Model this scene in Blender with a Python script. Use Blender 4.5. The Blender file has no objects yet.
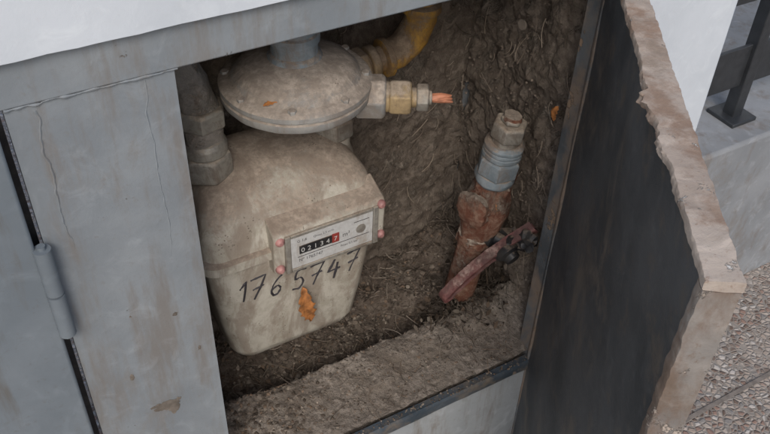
import bpy, math, random, bmesh
from mathutils import Vector, Matrix, noise
from mathutils.bvhtree import BVHTree
random.seed(7)
U=0.65
def V(p): return (p[0]*U,(p[1]-1)*U,(p[2]+2.3)*U)
sc=bpy.context.scene
# ---------------------------------------------------------------- materials
def nodes(name):
    m=bpy.data.materials.new(name); m.use_nodes=True
    nt=m.node_tree; b=nt.nodes['Principled BSDF']; return m,nt,b
def noise_n(nt,co,scale,detail=6,rough=.6,dist=0):
    n=nt.nodes.new('ShaderNodeTexNoise'); n.inputs['Scale'].default_value=scale
    n.inputs['Detail'].default_value=detail; n.inputs['Roughness'].default_value=rough
    n.inputs['Distortion'].default_value=dist
    nt.links.new(co,n.inputs['Vector']); return n.outputs['Fac']
def ramp(nt,fac,a,b):
    r=nt.nodes.new('ShaderNodeMapRange'); r.clamp=True; r.interpolation_type='SMOOTHSTEP'
    r.inputs['From Min'].default_value=a; r.inputs['From Max'].default_value=b
    nt.links.new(fac,r.inputs['Value']); return r.outputs['Result']
def mixc(nt,fac,a,b):
    n=nt.nodes.new('ShaderNodeMix'); n.data_type='RGBA'
    if isinstance(fac,(int,float)): n.inputs[0].default_value=fac
    else: nt.links.new(fac,n.inputs[0])
    for i,c in ((6,a),(7,b)):
        if isinstance(c,tuple): n.inputs[i].default_value=(*c,1)
        else: nt.links.new(c,n.inputs[i])
    return n.outputs[2]
def mth(nt,op,a,b=None):
    n=nt.nodes.new('ShaderNodeMath'); n.operation=op
    for i,c in enumerate((a,b)):
        if c is None: continue
        if isinstance(c,(int,float)): n.inputs[i].default_value=c
        else: nt.links.new(c,n.inputs[i])
    return n.outputs[0]
def bump(nt,b,h,strength,dist):
    n=nt.nodes.new('ShaderNodeBump'); n.inputs['Strength'].default_value=strength; n.inputs['Distance'].default_value=dist
    nt.links.new(h,n.inputs['Height']); nt.links.new(n.outputs[0],b.inputs['Normal'])
def coords(nt,scale=(1,1,1),off=(0,0,0)):
    t=nt.nodes.new('ShaderNodeTexCoord'); m=nt.nodes.new('ShaderNodeMapping')
    m.inputs['Scale'].default_value=scale; m.inputs['Location'].default_value=off; nt.links.new(t.outputs['Object'],m.inputs[0]); return m.outputs[0]
def dusty(name,base,base2,dust=(.33,.26,.19),thr=.5,up=.6,soft=.25,scale=14,rough=.6,bs=.3,bd=.002,metal=0,specks=.0,fine=160,speck_c=(.10,.075,.055),smear=0,smear_c=(.17,.12,.085),drip=0):
    m,nt,b=nodes(name); co=coords(nt)
    n1=noise_n(nt,co,scale,8,.65); n2=noise_n(nt,co,fine,6,.7); n3=noise_n(nt,co,scale*2.7,8,.7,.4)
    c=mixc(nt,ramp(nt,n3,.42,.62),base,base2)
    g=nt.nodes.new('ShaderNodeNewGeometry'); s=nt.nodes.new('ShaderNodeSeparateXYZ'); nt.links.new(g.outputs['Normal'],s.inputs[0])
    f=mth(nt,'ADD',mth(nt,'MULTIPLY',s.outputs[2],up),n1)
    f=mth(nt,'ADD',f,mth(nt,'MULTIPLY',mth(nt,'SUBTRACT',n2,.5),.5))
    f=ramp(nt,f,thr,thr+soft)
    d2=tuple(x*.66 for x in dust)
    dc=mixc(nt,ramp(nt,n2,.36,.64),d2,dust)
    dc=mixc(nt,mth(nt,'MULTIPLY',ramp(nt,noise_n(nt,coords(nt,off=(3,1,2)),scale*1.6,8,.7,.5),.48,.70),.6),dc,tuple(x*.5 for x in dust))
    c=mixc(nt,f,c,dc)
    if smear>0:
        cs=coords(nt,(1,1,.35),(5,2,1)); q=noise_n(nt,cs,24,9,.75,.6); q2=noise_n(nt,co,60,8,.75,.3)
        c=mixc(nt,mth(nt,'MULTIPLY',ramp(nt,q,.64-smear*.2,.78-smear*.2),.6),c,smear_c)
        c=mixc(nt,mth(nt,'MULTIPLY',ramp(nt,q2,.60,.69),.8*smear),c,smear_c)
    if drip>0:
        q=noise_n(nt,coords(nt,(1,1,.09),(2,7,1)),48,6,.6,.2); q2=noise_n(nt,coords(nt,off=(8,8,8)),9,6,.6)
        c=mixc(nt,mth(nt,'MULTIPLY',mth(nt,'MULTIPLY',ramp(nt,q,.50,.66),ramp(nt,q2,.40,.62)),drip),c,smear_c)
    if specks>0:
        v=nt.nodes.new('ShaderNodeTexVoronoi'); v.inputs['Scale'].default_value=260; nt.links.new(coords(nt) ,v.inputs['Vector'])
        sp=mth(nt,'MULTIPLY',ramp(nt,v.outputs['Distance'],.36,.18),ramp(nt,noise_n(nt,co,40,6,.7),.70-specks*.3,.78-specks*.3))
        c=mixc(nt,mth(nt,'MULTIPLY',sp,.75),c,speck_c)
    nt.links.new(c,b.inputs['Base Color'])
    r=mth(nt,'ADD',mth(nt,'MULTIPLY',f,.92-rough),rough); nt.links.new(r,b.inputs['Roughness'])
    if metal: nt.links.new(mth(nt,'MULTIPLY',mth(nt,'SUBTRACT',1,f),metal),b.inputs['Metallic'])
    b.inputs['Specular IOR Level'].default_value=.3
    h=mth(nt,'ADD',mth(nt,'MULTIPLY',n2,.6),mth(nt,'MULTIPLY',f,.5)); h=mth(nt,'ADD',h,mth(nt,'MULTIPLY',n3,.5))
    bump(nt,b,h,bs,bd); return m
def plain(name,col,rough=.5,metal=0,var=.25,scale=60):
    m,nt,b=nodes(name); co=coords(nt)
    n=noise_n(nt,co,scale,6); nt.links.new(mixc(nt,ramp(nt,n,.35,.65),tuple(x*(1-var) for x in col),col),b.inputs['Base Color'])
    b.inputs['Roughness'].default_value=rough; b.inputs['Metallic'].default_value=metal
    bump(nt,b,n,.15,.001); return m
def painted(name,c1,c2,stain=(.20,.15,.11),st=.62,stretch=.16,chip=None,chip_t=.66,rough=.55,bs=.35,bd=.003,fineamt=.4,cloud=.35,smudge=None,smt=.55):
    m,nt,b=nodes(name); co=coords(nt); cs=coords(nt,(1,1,stretch))
    a=noise_n(nt,co,7,8,.6); bb=noise_n(nt,cs,22,8,.68); f=noise_n(nt,co,140,6,.7); w=noise_n(nt,co,34,6,.6,.8)
    c=mixc(nt,ramp(nt,a,.35,.65),c1,c2)
    c=mixc(nt,mth(nt,'MULTIPLY',ramp(nt,bb,st-.06,st+.12),.75),c,stain)
    c=mixc(nt,mth(nt,'MULTIPLY',ramp(nt,w,.5,.75),cloud),c,tuple(min(1,x*1.5+.03) for x in c2))
    if smudge:
        sm=noise_n(nt,coords(nt,(1,1,.7),(9,4,3)),9,12,.72,.5); c=mixc(nt,mth(nt,'MULTIPLY',ramp(nt,sm,smt-.05,smt+.12),.85),c,smudge)
    c=mixc(nt,mth(nt,'MULTIPLY',ramp(nt,f,.56,.75),fineamt),c,stain)
    h=mth(nt,'ADD',mth(nt,'MULTIPLY',a,.6),mth(nt,'ADD',mth(nt,'MULTIPLY',f,.18),mth(nt,'MULTIPLY',w,.35)))
    if chip:
        k=noise_n(nt,co,19,12,.75,.3); kk=ramp(nt,k,chip_t,chip_t+.02); c=mixc(nt,kk,c,chip); h=mth(nt,'SUBTRACT',h,mth(nt,'MULTIPLY',kk,.3))
    nt.links.new(c,b.inputs['Base Color']); b.inputs['Roughness'].default_value=rough; b.inputs['Specular IOR Level'].default_value=.35
    bump(nt,b,h,bs,bd); return m
M={}
M['post']=painted('grey_paint_metal',(.205,.226,.242),(.262,.284,.298),stain=(.19,.17,.15),st=.54,chip=(.165,.14,.115),chip_t=.66,bs=.6,cloud=.22,smudge=(.215,.205,.19),smt=.60)
M['ldoor']=painted('grey_paint_door',(.15,.174,.193),(.19,.215,.235),stain=(.13,.12,.105),st=.60,cloud=.2,chip=(.12,.10,.08),chip_t=.70)
M['lower']=painted('pale_grey_paint',(.31,.335,.35),(.38,.405,.42),stain=(.20,.165,.13),st=.54,chip=(.19,.15,.12),chip_t=.66)
M['sill']=painted('dark_sill_paint',(.040,.056,.072),(.075,.092,.11),stain=(.20,.16,.12),st=.54,stretch=1,chip=(.25,.2,.155),chip_t=.60,rough=.5)
M['white']=painted('white_plaster',(.555,.59,.625),(.62,.655,.69),stain=(.5,.46,.42),st=.76,stretch=1,rough=.85,bs=.4,bd=.003,fineamt=.12,cloud=.15)
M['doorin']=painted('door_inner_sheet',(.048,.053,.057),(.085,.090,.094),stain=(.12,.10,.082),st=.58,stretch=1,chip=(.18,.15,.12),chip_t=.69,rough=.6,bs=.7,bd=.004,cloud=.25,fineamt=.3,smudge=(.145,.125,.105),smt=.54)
M['jamb']=painted('dirty_jamb',(.06,.068,.075),(.12,.13,.135),stain=(.20,.15,.11),st=.50,stretch=.5,chip=(.25,.18,.125),chip_t=.60,rough=.75,bs=.8,bd=.003,smudge=(.21,.16,.12),smt=.5)
M['dooredge']=painted('rusted_chipped_edge',(.34,.28,.235),(.44,.375,.32),stain=(.22,.14,.095),st=.50,stretch=.8,chip=(.56,.54,.51),chip_t=.59,rough=.85,bs=1,bd=.005,fineamt=.9,smudge=(.24,.19,.15),smt=.53)
M['freeedge']=painted('rusted_free_edge',(.19,.18,.17),(.30,.27,.24),stain=(.17,.11,.075),st=.47,stretch=.4,chip=(.44,.37,.31),chip_t=.57,rough=.8,bs=.9,bd=.004,fineamt=.8,smudge=(.16,.12,.09),smt=.52)
M['dirtwall']=dusty('dirt_caked_wall',(.15,.12,.095),(.235,.195,.158),dust=(.33,.28,.23),thr=.60,up=.35,scale=18,rough=.9,bs=1,bd=.010,specks=.5,fine=100,smear=.45,smear_c=(.12,.093,.073))
M['soil']=dusty('dusty_soil',(.12,.093,.073),(.20,.162,.13),dust=(.33,.275,.22),thr=.88,up=.5,scale=16,rough=.95,bs=1,bd=.012,specks=.7,fine=110)
M['ledge']=dusty('dusty_mortar',(.19,.157,.127),(.27,.23,.19),dust=(.37,.32,.27),thr=.84,up=.5,scale=9,rough=.9,bs=.8,bd=.006,specks=.45,fine=130,smear=.6,smear_c=(.15,.12,.093))
M['meter']=dusty('cream_enamel_dusty',(.50,.47,.40),(.40,.37,.305),dust=(.42,.345,.275),thr=.60,up=.50,soft=.32,scale=15,rough=.5,bs=.5,bd=.0018,specks=.5,smear=1.0,smear_c=(.23,.18,.14),drip=.75)
M['reg']=dusty('cast_metal_dusty',(.27,.265,.25),(.34,.33,.305),dust=(.44,.375,.31),thr=.60,up=.52,soft=.3,scale=14,rough=.5,bs=.5,bd=.002,metal=.1,specks=.4,smear=.95,smear_c=(.22,.18,.145),drip=.3)
M['bluegrey']=dusty('bluegrey_paint',(.18,.215,.235),(.24,.27,.285),dust=(.36,.305,.25),thr=.68,up=.4,scale=25,rough=.5,bs=.5,bd=.002,specks=.3,smear=.85)
M['nut']=dusty('zinc_nut',(.36,.34,.295),(.27,.25,.22),dust=(.40,.34,.27),thr=.62,up=.4,scale=30,rough=.45,bs=.45,bd=.0015,metal=.35,specks=.3,smear=.8)
M['pipe']=dusty('dusty_pipe',(.22,.20,.175),(.30,.27,.235),dust=(.37,.31,.25),thr=.56,up=.35,scale=20,rough=.8,bs=.8,bd=.005,specks=.4,smear=.7)
M['yellow']=dusty('yellow_gas_paint',(.48,.27,.05),(.33,.18,.045),dust=(.33,.255,.18),thr=.46,up=.3,scale=26,rough=.6,bs=.7,bd=.003,specks=.4,smear=1.0)
M['brass']=dusty('dirty_brass',(.42,.31,.17),(.31,.23,.13),dust=(.37,.30,.225),thr=.54,up=.3,scale=26,rough=.5,bs=.5,bd=.002,metal=.3,specks=.3,smear=.9)
M['rust']=dusty('rusted_valve',(.17,.068,.042),(.27,.17,.12),dust=(.40,.33,.265),thr=.52,up=.45,scale=24,rough=.85,bs=1,bd=.005,specks=.3,smear=.6,smear_c=(.13,.058,.038))
M['red']=dusty('faded_red_paint',(.12,.042,.04),(.20,.09,.08),dust=(.36,.255,.22),thr=.72,up=.4,scale=30,rough=.6,bs=.6,bd=.003,specks=.2,smear=1,smear_c=(.07,.045,.04))
M['pink']=plain('pink_seal',(.50,.25,.23),.5,var=.5)
M['plate']=dusty('index_plate',(.53,.53,.515),(.46,.455,.44),dust=(.38,.33,.28),thr=.56,up=.3,scale=40,rough=.35,bs=.05,bd=.0005,smear=.75,smear_c=(.32,.275,.23))
M['black']=dusty('black_plastic',(.022,.022,.024),(.04,.038,.036),dust=(.22,.17,.13),thr=.75,up=.4,rough=.4)
M['ink']=plain('marker_ink',(.04,.036,.042),.6,var=.3,scale=120)
M['redp']=plain('red_window',(.3,.05,.04),.4)
M['wdig']=plain('white_digit',(.62,.62,.59),.5,var=.15)
M['leaf']=plain('dry_orange_leaf',(.48,.19,.055),.7,var=.6,scale=90)
M['copper']=plain('orange_tip',(.55,.22,.12),.5,var=.5)
M['mud']=plain('dried_mud',(.19,.16,.13),.9,var=.4)
M['joint']=plain('joint_mortar',(.23,.20,.175),.9,var=.3)
M['plinth']=painted('grey_cement',(.215,.225,.235),(.27,.28,.29),stain=(.19,.17,.155),st=.56,stretch=.4,rough=.9,bs=.5,smudge=(.20,.185,.17),smt=.55)
M['fence']=plain('black_iron',(.035,.038,.042),.45)
def litmat():
    m,nt,b=nodes('leaf_litter'); a=nt.nodes.new('ShaderNodeAttribute'); a.attribute_name='Col'
    nt.links.new(a.outputs['Color'],b.inputs['Base Color']); b.inputs['Roughness'].default_value=.9; b.inputs['Specular IOR Level'].default_value=.1; return m
M['litter']=litmat()
def pebble():
    m,nt,b=nodes('exposed_aggregate_paving'); co=coords(nt)
    v=nt.nodes.new('ShaderNodeTexVoronoi'); v.inputs['Scale'].default_value=85; nt.links.new(co,v.inputs['Vector'])
    v2=nt.nodes.new('ShaderNodeTexVoronoi'); v2.feature='DISTANCE_TO_EDGE'; v2.inputs['Scale'].default_value=85; nt.links.new(co,v2.inputs['Vector'])
    s=nt.nodes.new('ShaderNodeSeparateColor'); nt.links.new(v.outputs['Color'],s.inputs[0])
    r=nt.nodes.new('ShaderNodeValToRGB'); r.color_ramp.interpolation='CONSTANT'; e=r.color_ramp.elements
    e[0].color=(.17,.12,.095,1); e[1].position=.2; e[1].color=(.36,.29,.24,1)
    for p,c in ((.4,(.25,.23,.215,1)),(.55,(.42,.36,.31,1)),(.72,(.29,.19,.15,1)),(.86,(.50,.46,.42,1))):
        q=e.new(p); q.color=c
    nt.links.new(s.outputs[0],r.inputs[0])
    c=mixc(nt,ramp(nt,v2.outputs['Distance'],.03,.14),(.28,.25,.22),r.outputs[0])
    c=mixc(nt,mth(nt,'MULTIPLY',ramp(nt,noise_n(nt,co,4,6),.45,.7),.5),c,(.40,.35,.305))
    c=mixc(nt,mth(nt,'MULTIPLY',ramp(nt,noise_n(nt,co,150,4,.7),.5,.7),.4),c,(.2,.17,.145))
    nt.links.new(c,b.inputs['Base Color']); b.inputs['Roughness'].default_value=.85
    bump(nt,b,ramp(nt,v2.outputs['Distance'],0,.25),.7,.004); return m
M['peb']=pebble()
# ---------------------------------------------------------------- mesh helpers
def empty(name):
    e=bpy.data.objects.new(name,None); sc.collection.objects.link(e); e.empty_display_size=.05; return e
def mk(name,vf,mat,parent=None,bev=0,smooth=40,seg=2):
    vs,fs=vf; me=bpy.data.meshes.new(name); me.from_pydata([V(p) for p in vs],[],fs); me.update()
    bm=bmesh.new(); bm.from_mesh(me); bmesh.ops.recalc_face_normals(bm,faces=bm.faces); bm.to_mesh(me); bm.free()
    if smooth: me.shade_smooth(); me.set_sharp_from_angle(angle=math.radians(smooth))
    o=bpy.data.objects.new(name,me); sc.collection.objects.link(o)
    me.materials.append(M[mat])
    if bev:
        b=o.modifiers.new('b','BEVEL'); b.width=bev*U; b.segments=seg; b.limit_method='ANGLE'
    if parent: o.parent=parent
    return o
def join(*l):
    V0=[];F=[]
    for v,f in l:
        k=len(V0); V0+=list(v); F+=[tuple(i+k for i in q) for q in f]
    return V0,F
def box(x0,x1,y0,y1,z0,z1):
    v=[(x,y,z) for z in (z0,z1) for y in (y0,y1) for x in (x0,x1)]
    return v,[(0,1,3,2),(4,6,7,5),(0,4,5,1),(2,3,7,6),(0,2,6,4),(1,5,7,3)]
def frame(a):
    a=Vector(a).normalized(); h=Vector((0,0,1)) if abs(a.z)<.9 else Vector((1,0,0))
    s=a.cross(h).normalized(); return a,s,s.cross(a)
def lathe(o,axis,prof,n=40,rot=0,wob=0):
    a,s,t=frame(axis); o=Vector(o); v=[];f=[]
    for r,h in prof:
        for i in range(n):
            w=2*math.pi*i/n+rot; p=o+a*h+(s*math.cos(w)+t*math.sin(w))*r
            if wob: p+=(s*math.cos(w)+t*math.sin(w))*wob*noise.fractal(p*40,1,2,3)
            v.append(tuple(p))
    for j in range(len(prof)-1):
        for i in range(n):
            k=(i+1)%n; f.append((j*n+i,j*n+k,(j+1)*n+k,(j+1)*n+i))
    f.append(tuple(range(n))[::-1]); f.append(tuple((len(prof)-1)*n+i for i in range(n))); return v,f
def nut(o,axis,r,h,rot=0): return lathe(o,axis,[(r*.9,0),(r,h*.12),(r,h*.88),(r*.9,h)],6,rot)
def tube(path,r,n=16,wob=0):
    P=[Vector(p) for p in path]; v=[];f=[]; s=None
    R=r if isinstance(r,(list,tuple)) else [r]*len(P)
    for j,p in enumerate(P):
        d=(P[min(j+1,len(P)-1)]-P[max(j-1,0)]).normalized()
        if s is None: _,s,_=frame(d)
        s=(s-d*s.dot(d)).normalized(); t=d.cross(s)
        for i in range(n):
            w=2*math.pi*i/n; e=s*math.cos(w)+t*math.sin(w); q=p+e*R[j]
            if wob: q+=e*wob*noise.fractal(q*35,1,2,3)
            v.append(tuple(q))
    for j in range(len(P)-1):
        for i in range(n):
            k=(i+1)%n; f.append((j*n+i,j*n+k,(j+1)*n+k,(j+1)*n+i))
    f.append(tuple(range(n))[::-1]); f.append(tuple((len(P)-1)*n+i for i in range(n))); return v,f
def arc(pts,k=6):
    P=[Vector(p) for p in pts]; P=[P[0]*2-P[1]]+P+[P[-1]*2-P[-2]]; out=[]
    for i in range(1,len(P)-2):
        a,b,c,d=P[i-1:i+3]
        for s in range(k):
            t=s/k; out.append(.5*((2*b)+(c-a)*t+(2*a-5*b+4*c-d)*t*t+(3*b-a-3*c+d)*t**3))
    out.append(P[-2]); return out
def loft(rings,n=10):
    v=[];f=[]
    for z,cx,cy,hx,hy,r in rings:
        r=min(r,hx*.98,hy*.98); pts=[]
        for qi,(sx,sy) in enumerate(((1,1),(-1,1),(-1,-1),(1,-1))):
            for i in range(n+1):
                w=math.pi/2*(qi+i/n); pts.append((cx+sx*(hx-r)+r*math.cos(w),cy+sy*(hy-r)+r*math.sin(w),z))
        v+=pts
    m=4*(n+1)
    for j in range(len(rings)-1):
        for i in range(m):
            k=(i+1)%m; f.append((j*m+i,j*m+k,(j+1)*m+k,(j+1)*m+i))
    f.append(tuple(range(m))[::-1]); f.append(tuple((len(rings)-1)*m+i for i in range(m))); return v,f
def grid(fn,nu,nv):
    v=[fn(i/nu,j/nv) for j in range(nv+1) for i in range(nu+1)]
    f=[(j*(nu+1)+i,j*(nu+1)+i+1,(j+1)*(nu+1)+i+1,(j+1)*(nu+1)+i) for j in range(nv) for i in range(nu)]
    return v,f
def fbm(x,y,z,s,o=4):
    return noise.fractal(Vector((x*s,y*s,z*s)),1.0,2.0,o)
def blob(c,s,seed=0,sub=2,rough=.5,ax=(1,1,1)):
    bm=bmesh.new(); bmesh.ops.create_icosphere(bm,subdivisions=sub,radius=1); vv=[]
    for q in bm.verts:
        w=q.co.copy(); w*=1+rough*fbm(w.x+seed,w.y,w.z,1.2,3)
        vv.append((c[0]+w.x*s*ax[0],c[1]+w.y*s*ax[1],c[2]+w.z*s*ax[2]))
    r=(vv,[tuple(x.index for x in fc.verts) for fc in bm.faces]); bm.free(); return r
def ss(a,b,t): t=min(1,max(0,(t-a)/(b-a))); return t*t*(3-2*t)
# ---------------------------------------------------------------- walls & cabinet
OX0,OX1,OZ0,OZ1=.268,1.03,-1.64,-.602
WZ=-.531
wall=empty('white_wall')
mk('plaster_upper',grid(lambda a,b:(-1.6+a*2.98,.968+.002*fbm(a*9,b*3,1,2),WZ+.0016*fbm(a*60,0,3,1)*(1-b)+b*1.7),160,30),'white',wall)
mk('plaster_body',box(-1.6,1.38,.974,1.6,WZ+.002,1.15),'white',wall,bev=.003)
mk('plaster_side',box(1.10,1.38,.975,1.015,-2.31,WZ),'white',wall,bev=.006)
mk('plaster_core',box(1.20,1.379,1.0155,1.95,-2.31,WZ),'white',wall)
cab=empty('meter_cabinet')
mk('top_rail',box(-1.3,1.098,.985,1.03,OZ1,WZ-.0005),'post',cab,bev=.003)
mk('post_panel',grid(lambda a,b:(.050+a*(OX0-.050),.990+.0012*fbm(a*.6,b*4,0,1.5,3),-2.29+b*(OZ1-.002+2.29)),30,200),'post',cab)
mk('post_back',box(.0505,OX0-.0005,.993,1.025,-2.29,OZ1-.003),'post',cab,bev=.003)
mk('post_side',box(OX0-.012,OX0-.001,1.026,1.07,-2.29,OZ1-.002),'jamb',cab)
mk('jamb_strip',box(1.042,1.098,.992,1.04,-2.29,OZ1-.002),'jamb',cab,bev=.003)
mk('sill_rail',grid(lambda a,b:(OX0+.001+a*(1.040-OX0),.984+.0015*fbm(a*8,b,0,1,3)+ (.004 if b in (0,1) else 0),OZ0-.030+b*.036+.0012*fbm(a*12,3,0,1,3)),160,6),'sill',cab)
mk('sill_back',box(OX0+.001,1.041,.989,1.006,OZ0-.029,OZ0+.004),'sill',cab)
mk('lower_panel',box(OX0+.001,1.041,.992,1.02,-2.29,OZ0-.032),'lower',cab,bev=.003)
mk('left_stile',box(.034,.046,1.01,1.04,-2.29,OZ1-.002),'black',cab)
fil=[]
for x0,x1,z in ((-.6,.03,OZ1+.002),(.05,.272,OZ1-.001)):
    P=[(x0+(x1-x0)*i/60,.9875,z+.003*fbm(i*.1,0,z,1.5,3)) for i in range(61)]
    fil.append(tube(P,[.0020+.0018*max(-.8,fbm(i*.31,2,z,1,3)) for i in range(61)],8))
mk('filler_seam',join(*fil),'post',cab)
wb=[]
for x,z0,z1,r in ((.085,-.86,-.615,.0016),(.225,-.95,-.61,.0012)):
    P=[(x+.007*fbm(i*.1,x*9,0,.8,3),.9907,z1+(z0-z1)*i/70) for i in range(71)]
    wb.append(tube(P,[r*(1+.8*fbm(i*.4,x*5,3,1,2))*(1-(i/70)**4) +.0002 for i in range(71)],6))
mk('paint_runs',join(*wb),'post',cab)
ms=[]
for x,z,s,ax in ((.165,-1.265,.012,(1.3,.10,.7)),(.178,-1.278,.010,(.8,.10,1.3)),(.150,-1.258,.006,(1.6,.16,.6)),(.188,-1.26,.004,(1,.3,1)),(.12,-1.16,.004,(1,.3,1.5)),(.21,-1.05,.003,(1,.4,1.4)),(.20,-1.42,.0035,(1,.3,1)),(.10,-1.36,.003,(1,.4,1.2)),(.24,-1.15,.0025,(1,.4,2)),(.14,-1.02,.002,(1,.5,1))):
    ms.append(blob((x,.990,z),s,x*40,3,.9,ax))
mk('mud_splat',join(*ms),'mud',cab)
YB=1.47;NX0,NX1=.20,1.12
def dw(p,amp,ax,s=9):
    d=amp*fbm(p[0],p[1],p[2],s,5)+amp*.6*abs(fbm(p[0]+7,p[1],p[2],s*3,4))
    q=list(p); q[ax]+=d; return tuple(q)
mk('niche_back',grid(lambda a,b:dw((NX0+a*(NX1-NX0),YB,-1.8+b*1.27),-.020,1),150,190),'dirtwall',cab)
mk('niche_right',grid(lambda a,b:dw((NX1,1.03+a*(YB-1.03),-1.8+b*1.27),-.022,0),100,230),'dirtwall',cab)
mk('niche_left',grid(lambda a,b:dw((NX0,1.03+a*(YB-1.03),-1.8+b*1.27),.012,0),40,80),'dirtwall',cab)
mk('niche_ceiling',grid(lambda a,b:dw((NX0+a*(NX1-NX0),1.03+b*(YB-1.03),-.56),.012,2),60,40),'dirtwall',cab)
mk('niche_shell',join(box(.12,1.19,YB+.03,YB+.06,-2.29,-.535),box(1.15,1.19,1.04,YB+.029,-2.29,-.535),box(.12,.17,1.04,YB+.029,-2.29,-.535)),'plinth',cab)
def fl(x,y):
    led=-1.620+.018*math.sin(math.pi*ss(1.02,1.30,y))+.006*fbm(x,y,0,8)
    tr=-1.705+.07*ss(1.28,YB,y)+.085*ss(.80,1.1,x)*ss(1.15,1.3,y)+.035*fbm(x,y,3,7,5)+.014*fbm(x,y,9,25,4)
    e=ss(1.180+.012*fbm(x,0,0,10),1.235,y)
    led+=.004*fbm(x,y,5,40,4)
    led+=.030*(1-ss(.27,.60,x))*max(0,fbm(x,y,2,9)+.4)
    led+=.035*ss(.90,1.08,x)*ss(1.06,1.2,y)
    return led*(1-e)+tr*e
mk('mortar_ledge',grid(lambda a,b:(NX0+a*(NX1-NX0),1.004+b*.24,fl(NX0+a*(NX1-NX0),1.004+b*.24)),260,80),'ledge',cab,smooth=80)
mk('ledge_core',box(OX0-.05,1.10,1.022,1.18,-2.2,-1.66),'ledge',cab)
mk('soil',grid(lambda a,b:(NX0+a*(NX1-NX0),1.225+b*(YB-1.225),fl(NX0+a*(NX1-NX0),1.225+b*(YB-1.225))+.0006+.004*fbm(a*9,b*3,4,9,3)),260,100),'soil',cab,smooth=80)
# ---------------------------------------------------------------- doors
ld=empty('cabinet_door')
mk('sheet',box(-.72,.036,.972,.992,-2.2,OZ1-.012),'ldoor',ld,bev=.005)
mk('hinge',join(tube([(.044,.972,-.99),(.044,.972,-.907)],.0125,18,.0008),tube([(.044,.972,-.903),(.044,.972,-.818)],.0125,18,.0008),tube([(.044,.972,-.997),(.044,.972,-.812)],.006,10)),'ldoor',ld)
D=Vector((-.565,-.825,0)).normalized(); NI=Vector((D.y,-D.x,0))
H0=Vector((1.036,.998,0)); L=.772
def dp(l,t,z):
    p=H0+D*l-NI*t; return (p.x,p.y,z)
rd=empty('cabinet_door')
DZ0,DZ1=-2.0,-.600; T1=.040
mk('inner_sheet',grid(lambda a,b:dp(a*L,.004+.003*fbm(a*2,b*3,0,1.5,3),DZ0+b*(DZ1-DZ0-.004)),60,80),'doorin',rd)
b=[dp(l,t,z) for z in (DZ0,DZ1-.004) for t in (T1-.009,T1-.003) for l in (0,L)]
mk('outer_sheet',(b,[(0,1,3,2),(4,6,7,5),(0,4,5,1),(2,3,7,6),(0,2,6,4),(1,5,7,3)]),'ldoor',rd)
def edge(name,l0,l1,t0,t1,z0,z1,n,mat='dooredge',amp=.0012,big=0):
    ver=abs(z1-z0)>abs(l1-l0); v=[];f=[];K=5
    sq=[(-1+2*i/K,-1) for i in range(K)]+[(1,-1+2*i/K) for i in range(K)]+[(1-2*i/K,1) for i in range(K)]+[(-1,1-2*i/K) for i in range(K)]
    R=len(sq)
    for i in range(n+1):
        a=i/n
        for cu,su in sq:
            if abs(cu)==1 and abs(su)==1: cu*=.94;su*=.94
            tt=(t0+t1)/2+cu*(t1-t0)/2
            if ver: l=(l0+l1)/2+su*(l1-l0)/2; z=z0+a*(z1-z0)
            else: l=l0+a*(l1-l0); z=(z0+z1)/2+su*(z1-z0)/2
            p=Vector(dp(l,tt,z)); q=amp*fbm(p.x,p.y,p.z,30,4); q2=amp*fbm(p.x,p.y,p.z+9,55,4)
            bg=0
            if big and cu<-.8:
                bg=-big*max(0,fbm(p.x,p.y,5,9,4)-.12)*(.6+.8*abs(fbm(p.x,p.y,p.z,60,3)))
                bg-=.011*math.exp(-((a-.57)/.055)**2)*(1+1.2*fbm(p.x,p.y,p.z,45,4))
            v.append(dp(l+(q if ver else 0),tt+q2+bg,z+(0 if ver else q)))
    for i in range(n):
        for j in range(R):
            k=(j+1)%R; f.append((i*R+j,i*R+k,(i+1)*R+k,(i+1)*R+j))
    f.append(tuple(range(R))[::-1]); f.append(tuple(n*R+j for j in range(R)))
    return mk(name,(v,f),mat,rd,smooth=35)
edge('top_edge',0,L+.005,-.002,T1,DZ1-.012,DZ1+.003,380,big=.018,amp=.0018)
edge('free_edge',L-.016,L+.005,-.002,T1,DZ0,DZ1-.0125,320,'freeedge',amp=.0018)
edge('hinge_edge',-.004,.010,.0,T1-.004,DZ0,DZ1-.013,60,'jamb')
# ---------------------------------------------------------------- gas meter
gm=empty('gas_meter')
CX=.512;CY=1.287
low=loft([(-1.486,CX,1.288,.085,.05,.04),(-1.484,CX,1.288,.120,.082,.04),(-1.473,CX,1.288,.140,.098,.04),(-1.45,CX,1.288,.150,.106,.04),(-1.35,CX,CY,.166,.113,.038),(-1.24,CX,CY,.181,.119,.036),(-1.165,CX,CY,.188,.121,.034)])
body=mk('lower_housing',low,'meter',gm,smooth=60)
mk('seam_flange',loft([(-1.172,CX,CY,.192,.126,.036),(-1.170,CX,CY,.203,.136,.04),(-1.150,CX,CY,.203,.136,.04),(-1.147,CX,CY,.194,.128,.036)]),'meter',gm,smooth=30)
mk('upper_housing',loft([(-1.152,CX,CY,.192,.124,.036),(-1.10,CX,1.289,.187,.119,.04),(-1.07,CX,1.292,.179,.110,.045),(-1.045,CX,1.297,.163,.096,.05),(-1.025,CX,1.303,.142,.080,.05),(-1.012,CX,1.308,.115,.06,.05),(-1.007,CX,1.31,.07,.03,.03)]),'meter',gm,smooth=70)
mk('bosses',join(*[lathe((bx,1.30,-1.11),(0,0,1),[(.046,0),(.044,.03),(.036,.055),(.036,.08)],32) for bx in (.385,.66)]),'meter',gm)
mk('union_nuts',join(nut((.382,1.28,-1.02),(0,0,1),.050,.055),lathe((.382,1.28,-.965),(0,0,1),[(.043,0),(.043,.02),(.036,.03)],28),nut((.66,1.30,-1.03),(0,0,1),.045,.045,.3)),'nut',gm,bev=.003)
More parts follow.
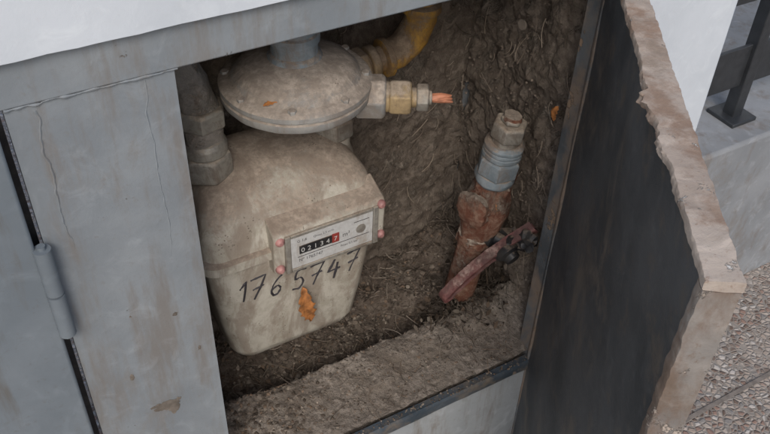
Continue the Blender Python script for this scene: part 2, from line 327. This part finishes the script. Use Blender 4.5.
def prism(x0,x1,prof):
    n=len(prof); v=[(x0,y,z) for y,z in prof]+[(x1,y,z) for y,z in prof]
    return v,[(i,(i+1)%n,n+(i+1)%n,n+i) for i in range(n)]+[tuple(range(n))[::-1],tuple(n+i for i in range(n))]
mk('index_housing',prism(.448,.695,[(1.20,-1.205),(1.146,-1.205),(1.140,-1.200),(1.136,-1.107),(1.142,-1.098),(1.20,-1.075)]),'meter',gm,bev=.005,seg=3)
mk('index_plate',box(.482,.664,1.1325,1.137,-1.196,-1.116),'plate',gm,bev=.001)
mk('index_rim',join(box(.470,.4815,1.1305,1.141,-1.204,-1.108),box(.6645,.676,1.1305,1.141,-1.204,-1.108),box(.482,.664,1.1308,1.141,-1.204,-1.1965),box(.482,.664,1.1308,1.141,-1.1155,-1.108)),'nut',gm,bev=.0015)
mk('counter_window',box(.499,.570,1.1305,1.1322,-1.161,-1.141),'black',gm)
mk('counter_red',box(.5705,.586,1.1303,1.1322,-1.162,-1.140),'redp',gm)
mk('seals',join(*[lathe((x,1.146,z),(0,-1,0),[(.009,0),(.010,.008),(.009,.013),(.005,.017)],18) for x,z in ((.461,-1.118),(.459,-1.190),(.685,-1.110),(.685,-1.190))]),'pink',gm)
def text(s,x,z,h,mat,y=1.1300):
    c=bpy.data.curves.new('t','FONT'); c.body=s; c.size=h*U*1.35; o=bpy.data.objects.new('t',c); sc.collection.objects.link(o)
    bpy.context.view_layer.update(); dg=bpy.context.evaluated_depsgraph_get(); me=bpy.data.meshes.new_from_object(o.evaluated_get(dg))
    bpy.data.objects.remove(o); q=bpy.data.objects.new('text_'+''.join(ch for ch in s if ch.isalnum()),me); sc.collection.objects.link(q)
    me.transform(Matrix.Translation(V((x,y,z)))@Matrix.Rotation(math.radians(90),4,'X')); me.materials.clear(); me.materials.append(M[mat]); q.parent=gm
for i,ch in enumerate('02134'): text(ch,.502+i*.0137,-1.157,.0120,'wdig')
text('7',.5735,-1.157,.0120,'wdig',1.1298)
text('m³',.594,-1.157,.012,'ink',1.1321)
text('G 1,6',.495,-1.131,.007,'ink',1.1321); text('Qmax 2,5 m³/h',.53,-1.131,.0055,'ink',1.1321)
text('Nº 1765747',.497,-1.182,.008,'ink',1.1321); text('Pmax 0,5 bar',.59,-1.182,.0055,'ink',1.1321)
mk('plate_dial',lathe((.636,1.1322,-1.151),(0,-1,0),[(.011,0),(.011,.0008)],24),'nut',gm)
mk('stripe',join(box(.495,.655,1.1318,1.1324,-1.1695,-1.1685),box(.62,.655,1.1318,1.1324,-1.1305,-1.1295)),'ink',gm)
bv=BVHTree.FromPolygons([Vector(p) for p in low[0]],low[1])
G={'1':[[(.15,.65),(.5,1),(.42,0)],],'7':[[(.0,.92),(.8,1),(.3,0)],[(.15,.45),(.75,.55)]],
'6':[[(.7,1),(.3,.7),(.12,.3),(.3,.02),(.6,.08),(.68,.33),(.45,.48),(.18,.35)]],
'5':[[(.85,1),(.3,.98),(.22,.58),(.55,.6),(.75,.35),(.55,.03),(.1,.05)]],
'4':[[(.4,1),(.05,.4),(.85,.45)],[(.62,.8),(.52,-.05)]]}
hw=[]
for ch,x,z,sz in zip('1765747',(.372,.400,.443,.492,.532,.575,.618),(-1.276,-1.281,-1.291,-1.298,-1.302,-1.303,-1.302),(.056,.062,.054,.054,.060,.054,.060)):
    for st in G[ch]:
        cpts=[(x+p[0]*sz*.66+.006*p[1],0,z+p[1]*sz) for p in st]
        if ch in '65': pts=arc(cpts,5)
        else:
            pts=[]
            for a,b2 in zip(cpts,cpts[1:]):
                pts+=[Vector(a).lerp(Vector(b2),k/6) for k in range(6)]
            pts.append(Vector(cpts[-1]))
        out=[]
        for i,p in enumerate(pts):
            h=bv.ray_cast(Vector((p.x+.0014*fbm(i*.3,x*20,0,1,2),1.0,p.z+.001*fbm(i*.3,x*9,4,1,2))),Vector((0,1,0)))[0]
            if h: out.append((h.x,h.y+.0010,h.z))
        if len(out)>2: hw.append(tube(out,[.0027*(1+.5*fbm(i*.6,x*30,1,1,2)) for i in range(len(out))],6))
mk('handwritten_number',join(*hw),'ink',gm)
# ---------------------------------------------------------------- inlet pipe
ip=empty('gas_inlet_pipe')
mk('riser',tube(arc([(.382,1.28,-.975),(.382,1.28,-.90),(.372,1.285,-.83),(.35,1.30,-.76),(.34,1.33,-.66),(.34,1.33,-.58)]),.036,24,.006),'pipe',ip)
mk('collar',join(nut((.382,1.28,-.905),(0,0,1),.048,.04,.3),lathe((.345,1.31,-.75),(-.05,.08,.4),[(.036,0),(.056,.006),(.056,.055),(.036,.06)],28,0,.005)),'nut',ip,bev=.002)
# ---------------------------------------------------------------- regulator
DZR=.030
rg=empty('gas_pressure_regulator'); RC=(.535,1.195,-.845+DZR)
mk('flange_disc',lathe(RC,(0,0,1),[(.030,-.075),(.045,-.07),(.060,-.045),(.098,-.030),(.120,-.022),(.131,-.018),(.134,-.013),(.134,-.003),(.130,-.001),(.130,.002),(.135,.004),(.135,.012),(.129,.018),(.120,.020),(.115,.022),(.110,.029),(.100,.039),(.086,.047),(.070,.052),(.052,.055),(.047,.057)],72,0,.0012),'reg',rg,smooth=35)
mk('spring_tower',lathe(RC,(0,0,1),[(.050,.052),(.046,.062),(.041,.066),(.041,.086),(.045,.088),(.045,.102),(.041,.105),(.039,.24)],36,0,.0008),'bluegrey',rg)
bl=[]
for i in range(8):
    a=math.pi*2*i/8+.3; bl.append(nut((RC[0]+.123*math.cos(a),RC[1]+.123*math.sin(a),RC[2]+.016),(0,0,1),.0075,.008,i))
mk('flange_bolts',join(*bl),'reg',rg)
od=Vector((.80,-.46,0)).normalized(); oc=Vector((.535,1.195,-.875+DZR+.006))
def al(d): return tuple(oc+od*d)
mk('lower_body',join(lathe((.535,1.195,-.93+DZR),(0,0,1),[(.035,0),(.045,.01),(.045,.06)],32),lathe(al(.02),od,[(.035,0),(.038,.07),(.034,.098)],28),lathe(al(-.02),(-.75,.45,0),[(.034,0),(.034,.1)],28)),'bluegrey',rg)
mk('outlet_hex',lathe(al(.105),od,[(.033,0),(.041,.004),(.041,.050),(.034,.055)],6,.2),'reg',rg,bev=.003)
mk('outlet_nut',join(nut(al(.165),od,.034,.040,.5),lathe(al(.155),od,[(.028,0),(.028,.012)],24),lathe(al(.204),od,[(.018,0),(.018,.014)],20)),'brass',rg,bev=.003)
mk('outlet_small_nut',join(nut(al(.214),od,.025,.022,.1),lathe(al(.236),od,[(.013,0),(.013,.006)],16)),'nut',rg,bev=.002)
tip=[]
for k in range(3):
    tip.append(tube([al(.240),tuple(oc+od*.260+Vector((0,0,.004*(k-1)))),tuple(oc+od*.280+Vector((0,.003*k,.005*(k-1)-.003)))],[.008,.006,.002],7))
mk('outlet_tip',join(*tip),'copper',rg)
mk('outlet_elbow',tube(arc([(.66,1.30,-.99),(.66,1.30,-.95),(.655,1.29,-.91),(.62,1.26,-.885),(.57,1.21,-.88)]),.031,18,.002),'bluegrey',rg)
# ---------------------------------------------------------------- yellow pipe
yp=empty('yellow_gas_pipe')
dz=-.042
mk('pipe',tube(arc([(.56,1.36,-.915+dz),(.70,1.36,-.893+dz),(.82,1.36,-.880+dz),(.865,1.36,-.865+dz),(.89,1.355,-.82+dz),(.895,1.35,-.74),(.895,1.35,-.60)]),.027,24,.004),'yellow',yp)
mk('elbow',tube(arc([(.81,1.36,-.882+dz),(.85,1.36,-.875+dz),(.878,1.358,-.85+dz),(.892,1.353,-.81+dz),(.894,1.351,-.78+dz)]),.034,24,.004),'yellow',yp)
mk('elbow_rims',join(lathe((.806,1.36,-.883+dz),(1,0,.1),[(.034,0),(.041,.003),(.041,.016),(.034,.02)],28,0,.002),lathe((.894,1.351,-.79+dz),(0,0,1),[(.033,0),(.041,.003),(.041,.018),(.033,.022)],28,0,.002)),'yellow',yp)
mk('brass_fittings',join(nut((.735,1.36,-.889+dz),(1,0,.1),.040,.034),lathe((.772,1.36,-.885+dz),(1,0,.1),[(.030,0),(.036,.003),(.036,.018),(.030,.022)],24),nut((.66,1.36,-.90+dz),(1,0,.12),.041,.035,.4),nut((.895,1.35,-.75+dz),(0,0,1),.038,.03)),'brass',yp,bev=.003)
mk('secondary_pipe',join(tube(arc([(.60,1.42,-.80),(.75,1.42,-.79),(.95,1.42,-.74),(1.05,1.43,-.62)]),.016,14,.002),tube(arc([(.50,1.39,-.72),(.62,1.39,-.73),(.72,1.40,-.70),(.76,1.40,-.60)]),.02,14,.003)),'pipe',yp)
# ---------------------------------------------------------------- shut-off valve
gv=empty('gas_shutoff_valve')
T=Vector((.996,1.140,-1.010)); B=Vector((.975,1.205,-1.50)); ax=(B-T).normalized()
def vp(d): return T+ax*d
mk('plug_cap',join(lathe(vp(-.012),ax,[(.020,0),(.024,.003),(.024,.010)],6),nut(vp(.0),ax,.039,.040,.2),lathe(vp(.038),ax,[(.030,0),(.030,.02)],24)),'nut',gv,bev=.004)
mk('plug_square',lathe(vp(-.018),ax,[(.018,0),(.020,.010)],24,0,.003),'rust',gv)
mk('union',join(lathe(vp(.052),ax,[(.036,0),(.044,.006),(.044,.012),(.042,.014),(.044,.016),(.044,.022),(.042,.024),(.044,.026),(.044,.036),(.038,.042)],28,0,.003),nut(vp(.092),ax,.048,.050,.4),lathe(vp(.140),ax,[(.042,0),(.046,.008),(.046,.018),(.038,.030)],28,0,.003)),'bluegrey',gv,bev=.003)
mk('valve_body',join(lathe(vp(.16),ax,[(.034,0),(.038,.012),(.041,.035),(.050,.06),(.056,.09),(.053,.13),(.044,.16),(.042,.17),(.047,.172),(.047,.20),(.038,.205),(.036,.40)],36,0,.010),
   lathe(vp(.228),(-.8,-.25,.05),[(.034,0),(.034,.050),(.040,.052),(.040,.063),(.030,.069),(.016,.071)],28,0,.008),
   nut(vp(.338),ax,.049,.030,.1),
   lathe(vp(.215),(.75,.5,0),[(.036,0),(.036,.09)],24,0,.004)),'rust',gv)
S=vp(.325); sd=Vector((.42,-.88,-.12)).normalized()
mk('stem',join(lathe(S,sd,[(.028,0),(.028,.045),(.018,.05),(.018,.070)],20,0,.003)),'black',gv)
h0=Vector((1.072,1.085,-1.300)); h1=Vector((.862,1.125,-1.472)); hd=(h1-h0).normalized()
sidev=hd.cross(sd).normalized(); upv=sidev.cross(hd).normalized()
if upv.dot(sd)<0: upv=-upv
hm=h0+hd*.085
mk('stem_nut',join(lathe(hm-upv*.012,upv,[(.026,0),(.029,.004),(.029,.016),(.020,.022),(.018,.034),(.010,.037)],20,0,.003),blob(tuple(h0+hd*.03+upv*.002),.022,5,3,.9),blob(tuple(h0+hd*.055-upv*.02-sidev*.01),.026,8,3,.9)),'black',gv)
def handle():
    Lh=(h1-h0).length; v=[];f=[];n=50
    for i in range(n+1):
        a=i/n; w=.021+.004*ss(.3,.9,a); w*=1.0 if a<.92 else math.sqrt(max(0.05,1-((a-.92)/.085)**2)); c=h0+hd*Lh*a-upv*.010*math.sin(a*math.pi)
        w+=.0016*fbm(a*20,0,0,1,3); dpt=.022
        for s,u in ((-1,-dpt),(-1,.002),(-.80,.004),(-.66,-.001),(.66,-.001),(.80,.004),(1,.002),(1,-dpt),(.82,-dpt),(.82,-.006),(-.82,-.006),(-.82,-dpt)):
            v.append(tuple(c+sidev*s*w+upv*(u+.0012*fbm(a*15,s,3,1,3))))
    m=12
    for i in range(n):
        for j in range(m):
            k=(j+1)%m; f.append((i*m+j,i*m+k,(i+1)*m+k,(i+1)*m+j))
    f.append(tuple(range(m))); f.append(tuple(n*m+j for j in range(m)))
    return v,f
mk('lever',handle(),'red',gv,smooth=30)
# ---------------------------------------------------------------- litter
v=[];f=[];col=[]
pal=[(.13,.104,.082),(.19,.156,.125),(.24,.20,.16),(.09,.071,.056),(.29,.245,.20),(.16,.13,.105),(.20,.145,.105)]
def add(vs,fs,c):
    k=len(v); v.extend(vs); f.extend([tuple(i+k for i in q) for q in fs]); col.extend([c]*len(vs))
def rc(m=1):
    c=random.choice(pal); s=random.uniform(.7,1.2)*m; return (c[0]*s,c[1]*s,c[2]*s,1)
def flake(p,s,tilt=.8,m=1):
    R=Matrix.Rotation(random.uniform(0,6.28),3,'Z')@Matrix.Rotation(random.gauss(0,tilt),3,'X')@Matrix.Rotation(random.gauss(0,tilt),3,'Y')
    a=s*random.uniform(.6,1.4); b=a*random.uniform(.3,.8); h=random.uniform(-.3,.3)*a
    pts=[(-a,0,h),(-a*.3,-b,0),(a*.5,-b*.7,0),(a,0,h),(a*.4,b,0),(-a*.4,b*.8,0),(0,0,-h*.5)]
    add([tuple(Vector(p)+R@Vector(q)) for q in pts],[(i,(i+1)%6,6) for i in range(6)],rc(m))
def twig(p,ln,r,tilt=.25,m=1):
    d=Vector((random.gauss(0,1),random.gauss(0,1),random.gauss(0,tilt))).normalized()
    P=[Vector(p)]; bend=Vector((random.gauss(0,.3),random.gauss(0,.3),random.gauss(0,.15)))
    for i in range(5): P.append(P[-1]+d*ln/5); d=(d+bend*.6).normalized()
    a,b=tube(P,r,4); add(a,b,rc(m))
def clod(p,s,m=1):
    bm=bmesh.new(); bmesh.ops.create_icosphere(bm,subdivisions=1,radius=s)
    fz=random.uniform(.4,.8)
    for q in bm.verts: q.co*=random.uniform(.5,1.4); q.co.z*=fz
    add([tuple(Vector(p)+q.co) for q in bm.verts],[tuple(x.index for x in c.verts) for c in bm.faces],rc(m)); bm.free()
for i in range(2400):
    x=random.uniform(.22,1.10); y=random.uniform(1.2,YB-.01); flake((x,y,fl(x,y)+random.uniform(0,.006)),random.uniform(.002,.007),.5,.9)
for i in range(900):
    x=random.uniform(.22,1.06); y=random.uniform(1.008,1.21); flake((x,y,fl(x,y)+.001),random.uniform(.001,.004),.2)
for i in range(600):
    x=random.uniform(.24,1.08); y=random.uniform(1.2,YB-.02); twig((x,y,fl(x,y)+random.uniform(.002,.010)),random.uniform(.015,.06),random.uniform(.0004,.0012))
for i in range(330):
    x=min(1.09,.985+random.gauss(0,1)*.055); y=1.20+random.gauss(0,1)*.04
    twig((x,y,fl(x,y)+random.uniform(.0,.05)),random.uniform(.02,.055),random.uniform(.0004,.0013),.6,.5)
for i in range(750):
    x=min(1.09,.98+random.gauss(0,1)*.06); y=1.21+random.gauss(0,1)*.045
    flake((x,y,fl(x,y)+random.uniform(.0,.045)),random.uniform(.003,.010),.8,.5)
for i in range(120):
    x=random.uniform(.28,1.04); y=random.uniform(1.02,1.2); twig((x,y,fl(x,y)+.002),random.uniform(.01,.06),random.uniform(.0003,.0009),.02)
for i in range(3600):
    x=random.uniform(.22,1.08); y=1.2+abs(random.gauss(0,.12))
    if y<YB-.01: clod((x,y,fl(x,y)),random.choice((1,1,1,1,2,3.5))*random.uniform(.0008,.003),.82)
for i in range(900):
    x=random.uniform(.27,1.04); y=random.uniform(1.01,1.2); clod((x,y,fl(x,y)),random.choice((1,1,1,2))*random.uniform(.0006,.0024),1.1)
for i in range(600):
    x=.27+abs(random.gauss(0,.13)); y=random.uniform(1.05,1.22); clod((x,y,fl(x,y)),random.uniform(.0015,.006),.9)
for i in range(260):
    x=random.uniform(.28,1.04); clod((x,random.uniform(.986,1.004),OZ0+.007),random.uniform(.0006,.0028))
o=mk('leaf_litter',(v,f),'litter',None,smooth=0)
ca=o.data.color_attributes.new('Col','FLOAT_COLOR','POINT')
for i,c in enumerate(col): ca.data[i].color=c
parts=[];cols=[]
for i in range(330):
    if random.random()<.6: p=Vector((NX1-.020,random.uniform(1.05,YB),random.uniform(-1.6,-.6))); sn=Vector((-1,0,0))
    else: p=Vector((random.uniform(.6,NX1),YB-.018,random.uniform(-1.6,-.6))); sn=Vector((0,-1,0))
    d=Vector((random.gauss(0,.5),random.gauss(0,.5),-1)); d-=sn*d.dot(sn); d.normalize()
    P=[p]; bend=Vector((random.gauss(0,.4),random.gauss(0,.4),random.gauss(0,.3))); bend-=sn*bend.dot(sn)
    ln=random.uniform(.01,.07)
    for k in range(6): P.append(P[-1]+d*ln/6); d=(d+bend*.5).normalized()
    P=[Vector((min(q.x,NX1-.01),min(q.y,YB-.01),q.z)) for q in P]
    t=tube(P,random.uniform(.0004,.0010),4); parts.append(t); c=random.choice([(.34,.28,.22,1),(.10,.08,.06,1),(.24,.19,.15,1)]); cols+= [c]*len(t[0])
for i in range(1100):
    if random.random()<.6: p=Vector((NX1-random.uniform(.002,.014),random.uniform(1.04,YB),random.uniform(-1.65,-.58)))
    else: p=Vector((random.uniform(.5,NX1),YB-random.uniform(.002,.012),random.uniform(-1.65,-.58)))
    t=blob(tuple(p),random.uniform(.001,.004),i,1,.9)
    parts.append(t); s=random.uniform(.6,1.15); cols+=[(.20*s,.163*s,.132*s,1)]*len(t[0])
o=mk('root_fibres',join(*parts),'litter',cab,smooth=0)
ca=o.data.color_attributes.new('Col','FLOAT_COLOR','POINT')
for i,c in enumerate(cols): ca.data[i].color=c
# ---------------------------------------------------------------- dry leaves
def leaf(c,d,nrm,ln,w,curl=.3,name='dry_leaf'):
    c=Vector(c); d=Vector(d).normalized(); n=Vector(nrm).normalized(); s=d.cross(n).normalized(); v=[];f=[];m=16
    for i in range(m+1):
        a=i/m; ww=w*(.12+math.sin(math.pi*min(1,a*.97+.03))**.8*(1+.3*math.sin(a*31+c.x*50)))
        for j,q in enumerate((-1,-.5,0,.5,1)):
            jj=.12*w*fbm(a*9,q*2,c.x*10,1,3)
            v.append(tuple(c+d*(ln*(a-.5)+jj*2)+s*(ww*q+jj+.25*w*math.sin(a*4))+n*(curl*w*abs(q)+curl*ln*.3*math.sin(a*3.1)+.001+jj)))
    for i in range(m):
        for j in range(4): f.append((i*5+j,i*5+j+1,i*5+j+6,i*5+j+5))
    o=mk(name,(v,f),'leaf',None,smooth=80); so=o.modifiers.new('s','SOLIDIFY'); so.thickness=.0004
leaf((.522,1.166,-1.345),(.10,-.02,-1),(0,-1,0),.105,.015,.35)
leaf((.46,1.12,-.790),(1,.2,0),(0,0,1),.04,.006,.2)
leaf((.985,1.13,-1.235),(.3,.1,-1),(-1,-.3,0),.04,.008,.5)
leaf((1.09,1.11,-1.0),(0,.2,-1),(-1,0,0),.04,.008,.3)
mk('round_tag',lathe((1.084,1.25,-.86),(-1,-.1,.1),[(.011,0),(.012,.002),(.011,.004)],24),'ledge',cab)
# ---------------------------------------------------------------- right side surroundings
pl=empty('low_wall')
mk('plinth',box(1.381,9,1.33,2.2,-2.31,-1.57),'plinth',pl,bev=.012)
fn=empty('metal_fence')
fp=[]
for x in (2.22,3.4,4.6): fp+= [box(x-.022,x+.022,1.44,1.484,-1.56,-.2),box(x-.055,x+.055,1.405,1.52,-1.571,-1.556)]
for z,h in ((-1.37,.075),(-1.06,.075),(-.75,.06),(-.45,.06)): fp.append(box(1.5,6,1.455,1.467,z-h,z+h))
mk('bars',join(*fp),'fence',fn,bev=.003)
hw_=empty('house_facade')
mk('rendered_wall',box(1.5,14,3.4,3.7,-2.31,3),'white',hw_,bev=.01)
g=mk('pavement',grid(lambda a,b:((a-.5)*200,1+(b-.5)*200,-2.3),2,2),'peb',None)
jn=[box(-6,12,.93-k*.62,.945-k*.62,-2.2965,-2.294) for k in range(0,5)]
mk('pavement_joints',join(*jn),'joint',g)
# ---------------------------------------------------------------- camera
cam=bpy.data.cameras.new('Camera'); co=bpy.data.objects.new('Camera',cam); sc.collection.objects.link(co); sc.camera=co
cam.sensor_width=36; cam.lens=859/770*36; cam.clip_start=.02; cam.clip_end=500
r=Vector((.8662,-.4988,.0304)); dn=Vector((-.3059,-.5775,-.7569)); fw=Vector((.3952,.6463,-.6528))
m=Matrix((r,-dn,-fw)).transposed().to_4x4(); m.translation=Vector(V((0,0,0))); co.matrix_world=m
# ---------------------------------------------------------------- light
w=bpy.data.worlds.new('World'); sc.world=w; w.use_nodes=True; nt=w.node_tree; bg=nt.nodes['Background']
sk=nt.nodes.new('ShaderNodeTexSky'); sk.sky_type='NISHITA'; sk.sun_disc=False
az=math.radians(208); el=math.radians(42)
sk.sun_elevation=el; sk.sun_rotation=az; sk.air_density=1; sk.dust_density=2.4
nt.links.new(sk.outputs[0],bg.inputs[0]); bg.inputs[1].default_value=.15
s=bpy.data.lights.new('Sun','SUN'); s.energy=1.4; s.angle=math.radians(22); s.color=(1,.965,.92)
so=bpy.data.objects.new('Sun',s); sc.collection.objects.link(so)
dirv=Vector((math.sin(az)*math.cos(el),math.cos(az)*math.cos(el),math.sin(el)))
so.rotation_euler=dirv.to_track_quat('Z','Y').to_euler(); so.location=(0,-3,5)
sc.view_settings.view_transform='Standard'; sc.view_settings.look='None'; sc.view_settings.exposure=0
